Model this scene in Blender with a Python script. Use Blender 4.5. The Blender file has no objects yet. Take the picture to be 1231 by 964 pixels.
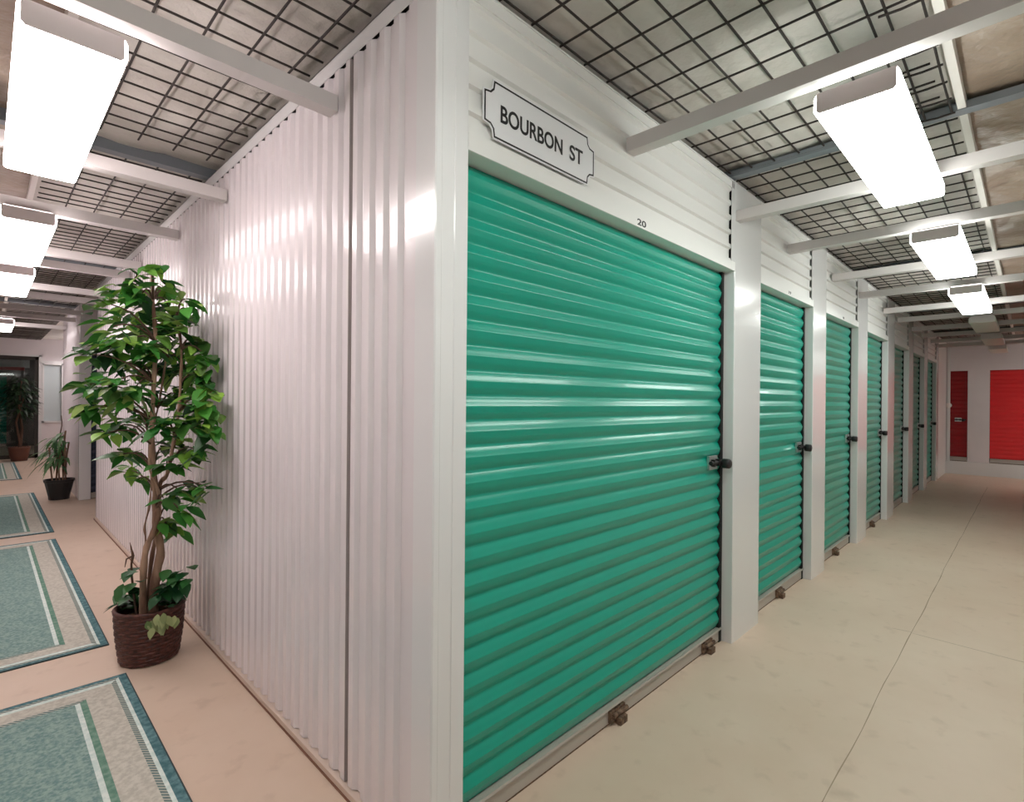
import bpy, math, random
from mathutils import Vector, Matrix, noise as mnoise

S = 1.42                      # eye height in metres; everything below is measured in eye heights
RND = random.Random(7)
SC = bpy.context.scene
COL = SC.collection
PI = math.pi


# ------------------------------------------------------------------ helpers
class MB:
    """collects polygons, then builds them as one mesh object"""

    def __init__(self):
        self.v, self.f, self.m, self.sm = [], [], [], []

    def face(self, pts, mat=0, smooth=False):
        b = len(self.v)
        self.v.extend(Vector(p) for p in pts)
        self.f.append(tuple(range(b, b + len(pts))))
        self.m.append(mat)
        self.sm.append(smooth)

    def box(self, x0, x1, y0, y1, z0, z1, mat=0):
        b = len(self.v)
        self.v.extend(Vector(p) for p in ((x0, y0, z0), (x1, y0, z0), (x1, y1, z0), (x0, y1, z0),
                                          (x0, y0, z1), (x1, y0, z1), (x1, y1, z1), (x0, y1, z1)))
        for q in ((0, 3, 2, 1), (4, 5, 6, 7), (0, 1, 5, 4), (1, 2, 6, 5), (2, 3, 7, 6), (3, 0, 4, 7)):
            self.f.append(tuple(b + i for i in q))
            self.m.append(mat)
            self.sm.append(False)
        return self

    def grid(self, rows, mat=0, smooth=False, closed=False):
        """rows of equal length point lists -> quads"""
        b = len(self.v)
        n = len(rows[0])
        for r in rows:
            self.v.extend(Vector(p) for p in r)
        for i in range(len(rows) - 1):
            for j in range(n if closed else n - 1):
                k = (j + 1) % n
                self.f.append((b + i * n + j, b + i * n + k, b + (i + 1) * n + k, b + (i + 1) * n + j))
                self.m.append(mat)
                self.sm.append(smooth)
        return self

    def prism(self, poly, axis, a, c, mat=0):
        """extrude a 2-D outline along an axis from a to c"""
        def P(u, w, t):
            return {'x': (t, u, w), 'y': (u, t, w), 'z': (u, w, t)}[axis]
        n = len(poly)
        b = len(self.v)
        self.v.extend(Vector(P(u, w, a)) for u, w in poly)
        self.v.extend(Vector(P(u, w, c)) for u, w in poly)
        self.f.append(tuple(b + i for i in range(n)))
        self.f.append(tuple(b + n + i for i in reversed(range(n))))
        for i in range(n):
            j = (i + 1) % n
            self.f.append((b + i, b + j, b + n + j, b + n + i))
        self.m.extend([mat] * (n + 2))
        self.sm.extend([False] * (n + 2))
        return self

    def tube(self, pts, r, seg=8, mat=0, cap=True, smooth=True):
        pts = [Vector(p) for p in pts]
        rs = r if isinstance(r, (list, tuple)) else [r] * len(pts)
        rows, side = [], None
        for i, p in enumerate(pts):
            d = (pts[min(i + 1, len(pts) - 1)] - pts[max(i - 1, 0)]).normalized()
            if side is None:
                side = d.cross(Vector((0.31, 0.17, 0.93)))
                if side.length < 1e-3:
                    side = d.cross(Vector((1, 0, 0)))
            side = (side - d * side.dot(d)).normalized()
            up = d.cross(side)
            rows.append([p + (side * math.cos(2 * PI * k / seg) + up * math.sin(2 * PI * k / seg)) * rs[i] for k in range(seg)])
        self.grid(rows, mat, smooth, closed=True)
        if cap:
            self.face(list(reversed(rows[0])), mat)
            self.face(rows[-1], mat)
        return self

    def lathe(self, prof, cx=0, cy=0, seg=24, mat=0, smooth=True, sx=1, sy=1):
        rows = [[(cx + r * math.cos(2 * PI * k / seg) * sx, cy + r * math.sin(2 * PI * k / seg) * sy, z) for k in range(seg)] for r, z in prof]
        return self.grid(rows, mat, smooth, closed=True)

    def build(self, name, mats, parent=None, origin=(0, 0, 0), bevel=0, recalc=True):
        o = Vector(origin)
        me = bpy.data.meshes.new(name)
        me.from_pydata([tuple((p - o) * S) for p in self.v], [], self.f)
        for m in (mats if isinstance(mats, (list, tuple)) else [mats]):
            me.materials.append(m)
        me.polygons.foreach_set('material_index', self.m)
        me.polygons.foreach_set('use_smooth', self.sm)
        me.update()
        ob = bpy.data.objects.new(name, me)
        COL.objects.link(ob)
        if parent is not None:
            ob.parent = parent
        else:
            ob.location = o * S
        if bevel:
            md = ob.modifiers.new('edge', 'BEVEL')
            md.width = bevel * S
            md.segments = 2
            md.limit_method = 'ANGLE'
        return ob


def tag(o, label, cat, group=None):
    o['label'] = label
    o['category'] = cat
    o['kind'] = 'thing'
    if group:
        o['group'] = group
    return o


def struct(o):
    o['kind'] = 'structure'
    return o


def thing(name, loc, label, cat, group=None, rz=0):
    o = bpy.data.objects.new(name, None)
    o.empty_display_size = 0.1
    COL.objects.link(o)
    o.location = Vector(loc) * S
    o.rotation_euler.z = rz
    return tag(o, label, cat, group)


def copy_tree(o, parent=None):
    c = o.copy()
    COL.objects.link(c)
    if parent is not None:
        c.parent = parent
    for ch in [x for x in SC.objects if x.parent == o]:
        copy_tree(ch, c)
    return c


# ------------------------------------------------------------------ materials
def srgb(r, g, b):
    f = lambda c: ((c / 255) / 12.92) if c / 255 <= 0.04045 else (((c / 255) + 0.055) / 1.055) ** 2.4
    return (f(r), f(g), f(b), 1)


def mat(name, col, rough=0.5, metal=0.0, spec=0.5, coat=0.0, emit=None, es=0.0):
    m = bpy.data.materials.new(name)
    m.use_nodes = True
    b = m.node_tree.nodes['Principled BSDF']
    b.inputs['Base Color'].default_value = col
    b.inputs['Roughness'].default_value = rough
    b.inputs['Metallic'].default_value = metal
    b.inputs['Specular IOR Level'].default_value = spec
    b.inputs['Coat Weight'].default_value = coat
    if emit:
        b.inputs['Emission Color'].default_value = emit
        b.inputs['Emission Strength'].default_value = es
    return m


def nodes(m):
    return m.node_tree.nodes, m.node_tree.links, m.node_tree.nodes['Principled BSDF']


def noisy(m, c1, c2, scale, detail=4, bump=0.0, bscale=None, lo=0.35, hi=0.65, stretch=(1, 1, 1), bdist=0.02):
    n, l, b = nodes(m)
    tc = n.new('ShaderNodeTexCoord')
    mp = n.new('ShaderNodeMapping')
    mp.inputs['Scale'].default_value = stretch
    l.new(tc.outputs['Object'], mp.inputs['Vector'])
    nz = n.new('ShaderNodeTexNoise')
    nz.inputs['Scale'].default_value = scale
    nz.inputs['Detail'].default_value = detail
    l.new(mp.outputs['Vector'], nz.inputs['Vector'])
    cr = n.new('ShaderNodeValToRGB')
    cr.color_ramp.elements[0].position = lo
    cr.color_ramp.elements[1].position = hi
    cr.color_ramp.elements[0].color = c1
    cr.color_ramp.elements[1].color = c2
    l.new(nz.outputs['Fac'], cr.inputs['Fac'])
    l.new(cr.outputs['Color'], b.inputs['Base Color'])
    if bump:
        n2 = n.new('ShaderNodeTexNoise')
        n2.inputs['Scale'].default_value = bscale or scale
        n2.inputs['Detail'].default_value = 4
        l.new(mp.outputs['Vector'], n2.inputs['Vector'])
        bp = n.new('ShaderNodeBump')
        bp.inputs['Strength'].default_value = bump
        bp.inputs['Distance'].default_value = bdist
        l.new(n2.outputs['Fac'], bp.inputs['Height'])
        l.new(bp.outputs['Normal'], b.inputs['Normal'])
    return cr


M = {}
M['wall'] = mat('white_painted_steel', srgb(222, 216, 218), 0.23, spec=0.5, coat=0.3)
noisy(M['wall'], srgb(219, 213, 215), srgb(226, 220, 222), 1.5, bump=0.02, bscale=6)
M['header'] = mat('white_header_steel', srgb(224, 224, 221), 0.35)
M['post'] = mat('white_trim_steel', srgb(222, 222, 222), 0.17, coat=0.3)
M['strut'] = mat('strut_paint', srgb(205, 200, 198), 0.4)
M['dark'] = mat('dark_gap', srgb(18, 20, 20), 0.8)  # near-black: painted shade in the rib hollows, and the guide tracks
M['seam'] = mat('seam_sealant', srgb(150, 142, 140), 0.7)
M['sealant'] = mat('brown_sealant', srgb(120, 84, 66), 0.8)
M['base'] = mat('beige_base_angle', srgb(206, 188, 174), 0.6)
M['green'] = mat('green_enamel', srgb(8, 152, 130), 0.3, spec=0.4, coat=0.15)
M['red'] = mat('red_enamel', srgb(226, 48, 54), 0.35, coat=0.2)
M['dark_red'] = mat('dark_red_enamel', srgb(150, 20, 30), 0.4, coat=0.1)
M['navy'] = mat('navy_enamel', srgb(28, 42, 66), 0.4)
M['galv'] = mat('galvanised_steel', srgb(172, 172, 168), 0.42, metal=0.75)
noisy(M['galv'], srgb(150, 150, 146), srgb(188, 187, 183), 22)
M['bar'] = mat('grey_bottom_bar', srgb(178, 172, 164), 0.45, metal=0.2)
M['rust'] = mat('rusty_iron', srgb(92, 66, 50), 0.8)
noisy(M['rust'], srgb(70, 50, 40), srgb(130, 105, 84), 60)
M['steel'] = mat('bright_steel', srgb(190, 192, 190), 0.3, metal=0.9)
M['black'] = mat('black_metal', srgb(26, 22, 24), 0.45)
M['wire'] = mat('dark_wire', srgb(46, 38, 34), 0.6, metal=0.2)
M['purlin'] = mat('blue_grey_purlin', srgb(128, 134, 140), 0.45, metal=0.4)
M['house'] = mat('fixture_housing', srgb(222, 212, 212), 0.45)
M['sign'] = mat('sign_white', srgb(226, 227, 229), 0.4)
M['ink'] = mat('sign_ink', srgb(22, 20, 24), 0.5)
M['trimw'] = mat('white_edge_trim', srgb(236, 232, 226), 0.45)

M['insul'] = mat('white_insulation_facing', srgb(196, 190, 182), 0.42)
noisy(M['insul'], srgb(188, 182, 174), srgb(208, 203, 196), 3.0, bump=0.5, bscale=9, bdist=0.05)
M['insul2'] = mat('tan_insulation_facing', srgb(166, 146, 128), 0.4)
noisy(M['insul2'], srgb(140, 122, 106), srgb(168, 152, 136), 2.2, bump=0.55, bscale=6, bdist=0.06)


def floor_mat():
    m = mat('painted_concrete', srgb(205, 186, 166), 0.42, spec=0.4)
    n, l, b = nodes(m)
    tc = n.new('ShaderNodeTexCoord')
    n1 = n.new('ShaderNodeTexNoise')
    n1.inputs['Scale'].default_value = 0.9
    n1.inputs['Detail'].default_value = 5
    n1.inputs['Roughness'].default_value = 0.6
    l.new(tc.outputs['Object'], n1.inputs['Vector'])
    cr = n.new('ShaderNodeValToRGB')
    cr.color_ramp.elements[0].position = 0.3
    cr.color_ramp.elements[1].position = 0.7
    cr.color_ramp.elements[0].color = srgb(204, 181, 160)
    cr.color_ramp.elements[1].color = srgb(218, 199, 180)
    l.new(n1.outputs['Fac'], cr.inputs['Fac'])
    n2 = n.new('ShaderNodeTexNoise')
    n2.inputs['Scale'].default_value = 9
    n2.inputs['Detail'].default_value = 6
    l.new(tc.outputs['Object'], n2.inputs['Vector'])
    c2 = n.new('ShaderNodeValToRGB')
    c2.color_ramp.elements[0].position = 0.28
    c2.color_ramp.elements[1].position = 0.42
    c2.color_ramp.elements[0].color = (0.84, 0.82, 0.8, 1)
    c2.color_ramp.elements[1].color = (1, 1, 1, 1)
    l.new(n2.outputs['Fac'], c2.inputs['Fac'])
    mx = n.new('ShaderNodeMix')
    mx.data_type = 'RGBA'
    mx.blend_type = 'MULTIPLY'
    mx.inputs['Factor'].default_value = 0.7
    l.new(cr.outputs['Color'], mx.inputs['A'])
    l.new(c2.outputs['Color'], mx.inputs['B'])
    # scattered scuffs
    n3 = n.new('ShaderNodeTexVoronoi')
    n3.inputs['Scale'].default_value = 1.7
    wob = n.new('ShaderNodeMix')
    wob.data_type = 'RGBA'
    wob.inputs['Factor'].default_value = 0.12
    l.new(tc.outputs['Object'], wob.inputs['A'])
    l.new(n2.outputs['Color'], wob.inputs['B'])
    l.new(wob.outputs['Result'], n3.inputs['Vector'])
    c3 = n.new('ShaderNodeValToRGB')
    c3.color_ramp.elements[0].position = 0.03
    c3.color_ramp.elements[1].position = 0.085
    c3.color_ramp.elements[0].color = (0.72, 0.68, 0.64, 1)
    c3.color_ramp.elements[1].color = (1, 1, 1, 1)
    l.new(n3.outputs['Distance'], c3.inputs['Fac'])
    m2 = n.new('ShaderNodeMix')
    m2.data_type = 'RGBA'
    m2.blend_type = 'MULTIPLY'
    m2.inputs['Factor'].default_value = 0.6
    l.new(mx.outputs['Result'], m2.inputs['A'])
    l.new(c3.outputs['Color'], m2.inputs['B'])
    l.new(m2.outputs['Result'], b.inputs['Base Color'])
    bp = n.new('ShaderNodeBump')
    bp.inputs['Strength'].default_value = 0.06
    bp.inputs['Distance'].default_value = 0.01
    l.new(n2.outputs['Fac'], bp.inputs['Height'])
    l.new(bp.outputs['Normal'], b.inputs['Normal'])
    rr = n.new('ShaderNodeMapRange')
    rr.inputs['To Min'].default_value = 0.34
    rr.inputs['To Max'].default_value = 0.55
    l.new(n1.outputs['Fac'], rr.inputs['Value'])
    l.new(rr.outputs['Result'], b.inputs['Roughness'])
    return m


M['floor'] = floor_mat()


def carpet(name, c1, c2, scale=60, stretch=(1, 1, 1), dots=None):
    m = mat(name, c1, 0.95, spec=0.1)
    cr = noisy(m, c1, c2, scale, 6, bump=0.4, bscale=220, lo=0.38, hi=0.62, stretch=stretch, bdist=0.004)
    if dots:
        n, l, b = nodes(m)
        tc = n.new('ShaderNodeTexCoord')
        sx = n.new('ShaderNodeSeparateXYZ')
        l.new(tc.outputs['Object'], sx.inputs['Vector'])
        w = n.new('ShaderNodeMath')
        w.operation = 'ADD'
        l.new(sx.outputs['X'], w.inputs[0])
        l.new(sx.outputs['Y'], w.inputs[1])
        s = n.new('ShaderNodeMath')
        s.operation = 'MULTIPLY'
        s.inputs[1].default_value = 330
        l.new(w.outputs[0], s.inputs[0])
        q = n.new('ShaderNodeMath')
        q.operation = 'SINE'
        l.new(s.outputs[0], q.inputs[0])
        mx = n.new('ShaderNodeMix')
        mx.data_type = 'RGBA'
        st = n.new('ShaderNodeMath')
        st.operation = 'GREATER_THAN'
        st.inputs[1].default_value = 0.0
        l.new(q.outputs[0], st.inputs[0])
        l.new(st.outputs[0], mx.inputs['Factor'])
        l.new(cr.outputs['Color'], mx.inputs['A'])
        mx.inputs['B'].default_value = dots
        l.new(mx.outputs['Result'], b.inputs['Base Color'])
    return m


M['mat_field'] = carpet('mat_teal_field', srgb(110, 140, 137), srgb(146, 170, 162), 75)
M['mat_edge'] = carpet('mat_teal_edge', srgb(74, 110, 116), srgb(106, 142, 146), 40)
M['mat_line'] = carpet('mat_pale_line', srgb(196, 214, 208), srgb(220, 230, 224), 40)
M['mat_beige'] = carpet('mat_beige_band', srgb(180, 178, 166), srgb(200, 198, 186), 55)
M['mat_green'] = carpet('mat_green_line', srgb(96, 134, 118), srgb(124, 156, 140), 40)
M['mat_dots'] = carpet('mat_dotted_line', srgb(84, 106, 108), srgb(106, 128, 126), 40, dots=srgb(172, 176, 164))
M['mat_back'] = mat('mat_rubber_back', srgb(52, 66, 68), 0.9)


def leaf_mat(name, cols, trans=0.25):
    m = mat(name, cols[0], 0.42, spec=0.45)
    n, l, b = nodes(m)
    g = n.new('ShaderNodeNewGeometry')
    cr = n.new('ShaderNodeValToRGB')
    cr.color_ramp.elements[0].position = 0.0
    cr.color_ramp.elements[0].color = cols[0]
    cr.color_ramp.elements[1].position = 1.0
    cr.color_ramp.elements[1].color = cols[-1]
    for i, c in enumerate(cols[1:-1]):
        e = cr.color_ramp.elements.new((i + 1) / (len(cols) - 1))
        e.color = c
    l.new(g.outputs['Random Per Island'], cr.inputs['Fac'])
    l.new(cr.outputs['Color'], b.inputs['Base Color'])
    tr = n.new('ShaderNodeBsdfTranslucent')
    l.new(cr.outputs['Color'], tr.inputs['Color'])
    mx = n.new('ShaderNodeMixShader')
    mx.inputs['Fac'].default_value = trans
    out = n['Material Output']
    l.new(b.outputs['BSDF'], mx.inputs[1])
    l.new(tr.outputs['BSDF'], mx.inputs[2])
    l.new(mx.outputs['Shader'], out.inputs['Surface'])
    return m


M['ficus'] = leaf_mat('ficus_leaf', [srgb(22, 56, 30), srgb(44, 104, 38), srgb(70, 138, 50), srgb(36, 104, 48), srgb(140, 186, 72), srgb(34, 84, 40), srgb(176, 208, 112)])
M['ivy'] = leaf_mat('ivy_leaf', [srgb(24, 66, 38), srgb(34, 90, 44), srgb(56, 112, 52), srgb(28, 74, 44)])
M['ivy_pale'] = leaf_mat('variegated_ivy_leaf', [srgb(120, 132, 84), srgb(170, 178, 124), srgb(92, 116, 64)])
M['cane'] = leaf_mat('cane_palm_leaf', [srgb(44, 92, 52), srgb(80, 132, 76), srgb(120, 160, 110), srgb(36, 70, 44)])
M['darkleaf'] = leaf_mat('dark_tree_leaf', [srgb(22, 44, 28), srgb(34, 62, 38), srgb(52, 78, 48), srgb(20, 36, 26)])
M['bark'] = mat('ficus_bark', srgb(140, 108, 88), 0.8)
noisy(M['bark'], srgb(104, 74, 58), srgb(172, 142, 118), 14, bump=0.4, bscale=40, stretch=(1, 1, 0.25))
M['twig'] = mat('dark_twig', srgb(84, 62, 48), 0.8)
M['wicker'] = mat('dark_wicker', srgb(66, 32, 26), 0.55)
noisy(M['wicker'], srgb(48, 22, 18), srgb(92, 48, 38), 40, stretch=(1, 1, 3))
M['moss'] = mat('potting_bark', srgb(84, 60, 42), 0.95)
noisy(M['moss'], srgb(48, 34, 24), srgb(124, 92, 62), 50, bump=0.8, bscale=70)
M['pot_black'] = mat('black_plastic_pot', srgb(36, 34, 34), 0.45)
M['pot_brown'] = mat('brown_clay_pot', srgb(96, 58, 44), 0.6)
M['alu'] = mat('dark_bronze_frame', srgb(62, 58, 54), 0.4, metal=0.5)
M['lobby'] = mat('lobby_wall', srgb(120, 116, 112), 0.7)
M['frost'] = mat('frosted_pane', srgb(196, 208, 210), 0.35)
M['redband'] = mat('red_band', srgb(170, 40, 36), 0.5)
M['rope'] = mat('white_plastic', srgb(236, 230, 226), 0.4)


def glass_mat():
    m = bpy.data.materials.new('door_glass')
    m.use_nodes = True
    n, l = m.node_tree.nodes, m.node_tree.links
    n.remove(n['Principled BSDF'])
    t = n.new('ShaderNodeBsdfTransparent')
    t.inputs['Color'].default_value = (0.62, 0.66, 0.64, 1)
    g = n.new('ShaderNodeBsdfGlossy')
    g.inputs['Roughness'].default_value = 0.02
    f = n.new('ShaderNodeFresnel')
    f.inputs['IOR'].default_value = 1.5
    mx = n.new('ShaderNodeMixShader')
    l.new(f.outputs['Fac'], mx.inputs['Fac'])
    l.new(t.outputs['BSDF'], mx.inputs[1])
    l.new(g.outputs['BSDF'], mx.inputs[2])
    l.new(mx.outputs['Shader'], n['Material Output'].inputs['Surface'])
    return m


M['glass'] = glass_mat()


def lamp_mat(name, col, strength):
    return mat(name, srgb(240, 240, 240), 0.4, emit=col, es=strength)


M['lamp_left'] = lamp_mat('lit_diffuser_warm', (1.0, 0.895, 0.89, 1), 16.0)
M['lamp_right'] = lamp_mat('lit_diffuser_cool', (0.965, 1.0, 0.955, 1), 16.0)
M['lamp_off'] = mat('unlit_diffuser', srgb(214, 216, 206), 0.4)

# ------------------------------------------------------------------ key planes (eye heights)
BX = 0.6557       # corridor face of the left-hand corrugated wall (runs along Y)
AY = 0.8737       # corridor face of the right-hand shutter wall (runs along X)
WH = 1.914        # wall height
DH = 1.547        # shutter opening height
DY = 0.930        # shutter curtain plane
NX, NY = -0.70, -0.62    # the walls on the near side of both corridors
FX = 9.95         # far wall with red shutters
EY = 11.6         # end of left corridor
CZ = 1.962        # insulation

# ------------------------------------------------------------------ floor, ceiling
b = MB()
b.box(NX - .1, FX + .6, -4.2, 15.0, -.08, 0)
fl = struct(b.build('floor', M['floor']))

JW = 0.0018
def joint(name, pts):
    j = MB()
    w = JW
    P = [Vector((x, y, 0.0006)) for x, y in pts]
    rows = []
    for i, p in enumerate(P):
        d = (P[min(i + 1, len(P) - 1)] - P[max(i - 1, 0)]).normalized()
        nrm = Vector((-d.y, d.x, 0)) * w * RND.uniform(.5, 1.2)
        rows.append([p - nrm, p + nrm])
    j.grid(rows)
    return struct(j.build(name, M['crack']))

M['crack'] = mat('joint_dirt', srgb(158, 138, 118), 0.9)
def wob(a, c, n, amp, axis):
    out = []
    for i in range(n + 1):
        t = i / n
        x, y = a[0] + (c[0] - a[0]) * t, a[1] + (c[1] - a[1]) * t
        o = mnoise.noise(Vector((x * 3, y * 3, 1.3))) * amp
        out.append((x + (o if axis == 'y' else 0), y + (o if axis == 'x' else 0)))
    return out
joint('trim_1', wob((1.15, .362), (8.6, .362), 60, .006, 'x'))
joint('trim_2', wob((2.86, .36), (2.84, -.55), 14, .008, 'y'))
joint('trim_3', wob((2.86, .43), (2.87, .362), 2, .01, 'y'))

def ceiling_piece(x0, x1, y0, y1, z, m, name, amp=.016, sag=0.0, step=.05):
    g = MB()
    nx, ny = max(2, int((x1 - x0) / step)), max(2, int((y1 - y0) / step))
    rows = []
    for i in range(nx + 1):
        r = []
        for j in range(ny + 1):
            x, y = x0 + (x1 - x0) * i / nx, y0 + (y1 - y0) * j / ny
            h = mnoise.noise(Vector((x * 4.1, y * 4.1, 3))) + .6 * mnoise.noise(Vector((x * 11, y * 9, 8)))
            r.append((x, y, z + h * amp))
        rows.append(r)
    g.grid(rows, smooth=True)
    return struct(g.build(name, m))

ceiling_piece(.15, FX + .1, .15, 1.3, CZ, M['insul'], 'ceiling')
ceiling_piece(.15, 3.0, 1.3, EY + .05, CZ, M['insul'], 'ceiling')
ceiling_piece(NX - .05, FX + .1, NY - .05, .15, CZ - .004, M['insul2'], 'ceiling')
ceiling_piece(NX - .05, .15, .15, EY + .05, CZ - .004, M['insul2'], 'ceiling')
ceiling_piece(8.6, FX + .1, -4.1, NY - .05, CZ, M['insul2'], 'ceiling')
s = MB(); s.box(NX - .1, FX + .6, -4.2, 15.0, 2.05, 2.1)
struct(s.build('roof', M['lobby']))

# white edge trims where the meshed part of the ceiling ends
t = MB(); t.box(.148, FX, .146, .166, 1.925, 1.975)
struct(t.build('trim_4', M['trimw']))
t = MB(); t.box(.138, .158, .17, EY, 1.925, 1.975)
struct(t.build('trim_5', M['trimw']))

# welded wire security mesh under the insulation
def wires(x0, x1, y0, y1, z, px, py, r, xo=0.0, yo=0.0):
    g = MB()
    x = x0 + xo
    while x <= x1 + 1e-6:
        g.tube([(x + RND.uniform(-.003, .003), y0, z), (x, (y0 + y1) / 2, z - .002), (x + RND.uniform(-.003, .003), y1, z)], r, 5, cap=False)
        x += px
    y = y0 + yo
    while y <= y1 + 1e-6:
        n = max(2, int((x1 - x0) / .25))
        g.tube([(x0 + (x1 - x0) * i / n, y + mnoise.noise(Vector((i * .7, y * 9, 2))) * .004, z + .003 + mnoise.noise(Vector((i * .5, y * 7, 5))) * .004) for i in range(n + 1)], r, 5, cap=False)
        y += py
    return g

WZ = 1.934
WR = .0033
def mesh_panel(x0, x1, y0, y1, label, grp, xo=0, yo=0, dz=0, py=.0845):
    o = wires(x0, x1, y0, y1, WZ + dz, .1085, py, WR, xo, yo).build('ceiling_mesh', M['wire'], origin=(x0, y0, WZ))
    tag(o, label, 'wire mesh', grp)
G = 'wire mesh panels over the right corridor'
lab = 'dark welded wire mesh over the shutter corridor, '
mesh_panel(.31, 2.15, .20, .885, lab + 'panel above the street sign', G, .1, .0835)
mesh_panel(.31, 2.15, .172, .262, lab + 'narrow lapped strip before the blue grey beam', G, .1, .01, -.014, .064)
mesh_panel(2.17, 5.0, .172, .885, lab + 'panel just beyond the blue grey beam', G, .06, .03)
mesh_panel(5.0, FX, .172, .885, lab + 'dim panel before the red shutters', G, .06, .03)
G = 'wire mesh panels over the left corridor'
lab = 'dark welded wire mesh over the mat corridor, '
mesh_panel(.172, .66, .95, 2.30, lab + 'panel before the bare insulation strip', G, .111, .03)
mesh_panel(.172, .66, 2.44, 4.9, lab + 'panel above the tall ficus', G, .105, .03)
mesh_panel(.172, .66, 4.9, EY - .05, lab + 'dim panel before the glass doors', G, .105, .03)

# roof purlins
def purlin(name, p0, p1):
    g = MB()
    (x0, y0), (x1, y1) = p0, p1
    if x0 == x1:
        g.box(x0 - .022, x0 + .022, y0, y1, 1.922, 1.929)
        g.box(x0 + .016, x0 + .022, y0, y1, 1.929, 2.02)
        g.box(x0 - .022, x0 - .018, y0, y1, 1.929, 1.945)
    else:
        g.box(x0, x1, y0 - .022, y0 + .022, 1.922, 1.929)
        g.box(x0, x1, y0 - .022, y0 - .016, 1.929, 2.02)
        g.box(x0, x1, y0 + .018, y0 + .022, 1.929, 1.945)
    return struct(g.build(name, M['purlin']))
for i, x in enumerate((2.165, 4.35, 6.55, 8.75)):
    purlin('beam_%d' % (i + 1), (x, NY), (x, AY + .05))
for i, y in enumerate((2.46, 4.75, 7.05, 9.35)):
    purlin('beam_%d' % (i + 5), (NX, y), (BX + .05, y))

# ------------------------------------------------------------------ corrugated sheet helpers
def rib_profile(length, pitch, depth, start=0.0, flat=.36, valley=.28):
    """(t, offset) pairs; offset 0 = crest, depth = valley"""
    pts = []
    t = start
    s = (1 - flat - valley) / 2
    while t < length + pitch:
        for u, d in ((0, 0), (flat, 0), (flat + s, depth), (flat + s + valley, depth)):
            pts.append((t + u * pitch, d))
        t += pitch
    out = []
    for i, (q, d) in enumerate(pts):
        if q <= 0:
            last = (0, d)
            continue
        if q >= length:
            out.append((length, d))
            break
        out.append((q, d))
    return [(0, 0)] + out

def ribbed_wall_y(x, y0, y1, z0, z1, sign=1, pitch=.0615, depth=.0098, start=0.0, m=0):
    g = MB()
    pr = rib_profile(y1 - y0, pitch, depth, start)
    g.grid([[(x + sign * d, y0 + t, z0) for t, d in pr], [(x + sign * d, y0 + t, z1) for t, d in pr]], m)
    return g

# ------------------------------------------------------------------ left corrugated wall of the unit block
B1Y = 5.46
g = ribbed_wall_y(BX, .944, 1.2402, .022, 1.874, start=.012)
for (y0, y1) in ((1.2417, B1Y),):
    k = ribbed_wall_y(BX, y0, y1, .022, 1.874)
    bb = len(g.v)
    g.v += k.v
    g.f += [tuple(i + bb for i in f) for f in k.f]
    g.m += k.m
    g.sm += k.sm
wl = struct(g.build('wall_left', M['wall']))
g = MB()
g.box(BX - .0006, BX + .013, 1.2401, 1.2418, .022, 1.873)
struct(g.build('trim_6', M['seam']))
# cap angle along the top, corner trim, base angle
g = MB()
g.box(BX - .0022, BX - .0002, .9, B1Y, 1.872, WH)
g.box(BX - .0022, BX + .05, .9, B1Y, WH - .003, WH)
struct(g.build('trim_7', M['post']))
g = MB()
g.box(BX + .012, BX + .03, .94, B1Y - .04, 1.86, WH - .004)  # near-black box paints the shade in the hollow behind the cap
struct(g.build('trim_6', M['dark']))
g = MB()
g.box(BX - .010, BX + .03, .94, B1Y, .0, .020)
struct(g.build('baseboard_left', M['base']))
g = MB()
g.box(BX - .0135, BX - .010, .9, B1Y, 0, .0045)
struct(g.build('trim_8', M['sealant']))
# corner post, wrapping both faces
g = MB()
g.prism([(BX, .944), (BX - .002, .944), (BX - .002, AY + .003), (BX + .001, AY), (BX + .014, AY), (BX + .016, AY + .002), (.704, AY + .002), (.706, AY),
         (.7405, AY), (.7425, AY + .003), (.7425, .985), (.735, .985), (.735, AY + .012), (BX + .012, AY + .012), (BX + .012, .944)], 'z', 0, WH)
struct(g.build('trim_9', M['post']))
# return wall at the far end of the block and the side passage
g = MB()
g.box(BX, 3.0, B1Y - .03, B1Y, 0, WH)
struct(g.build('wall_passage', M['wall']))
g = MB()
g.box(3.0, 3.05, B1Y - .1, EY, 0, CZ + .02)
struct(g.build('wall_passage_end', M['wall']))

# second block: post, navy shutter in the passage, short side wall
B2Y = 6.55
g = ribbed_wall_y(BX + .004, B2Y + .05, 8.1, 0, WH, start=.01)
g.box(BX + .006, BX + .02, 8.09, 8.1, 0, WH)
struct(g.build('wall_left', M['wall']))
g = MB()
g.box(BX + .02, 3.0, 8.08, 8.12, 0, WH)
struct(g.build('wall_back', M['wall']))
g = MB()
g.box(BX, .748, B2Y, B2Y + .05, 0, WH)
struct(g.build('trim_10', M['post'], bevel=.003))
g = MB()
g.box(.748, 3.0, B2Y, B2Y + .03, DH, WH)
g.box(1.55, 3.0, B2Y, B2Y + .03, 0, DH)
struct(g.build('wall_passage', M['wall']))

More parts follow.
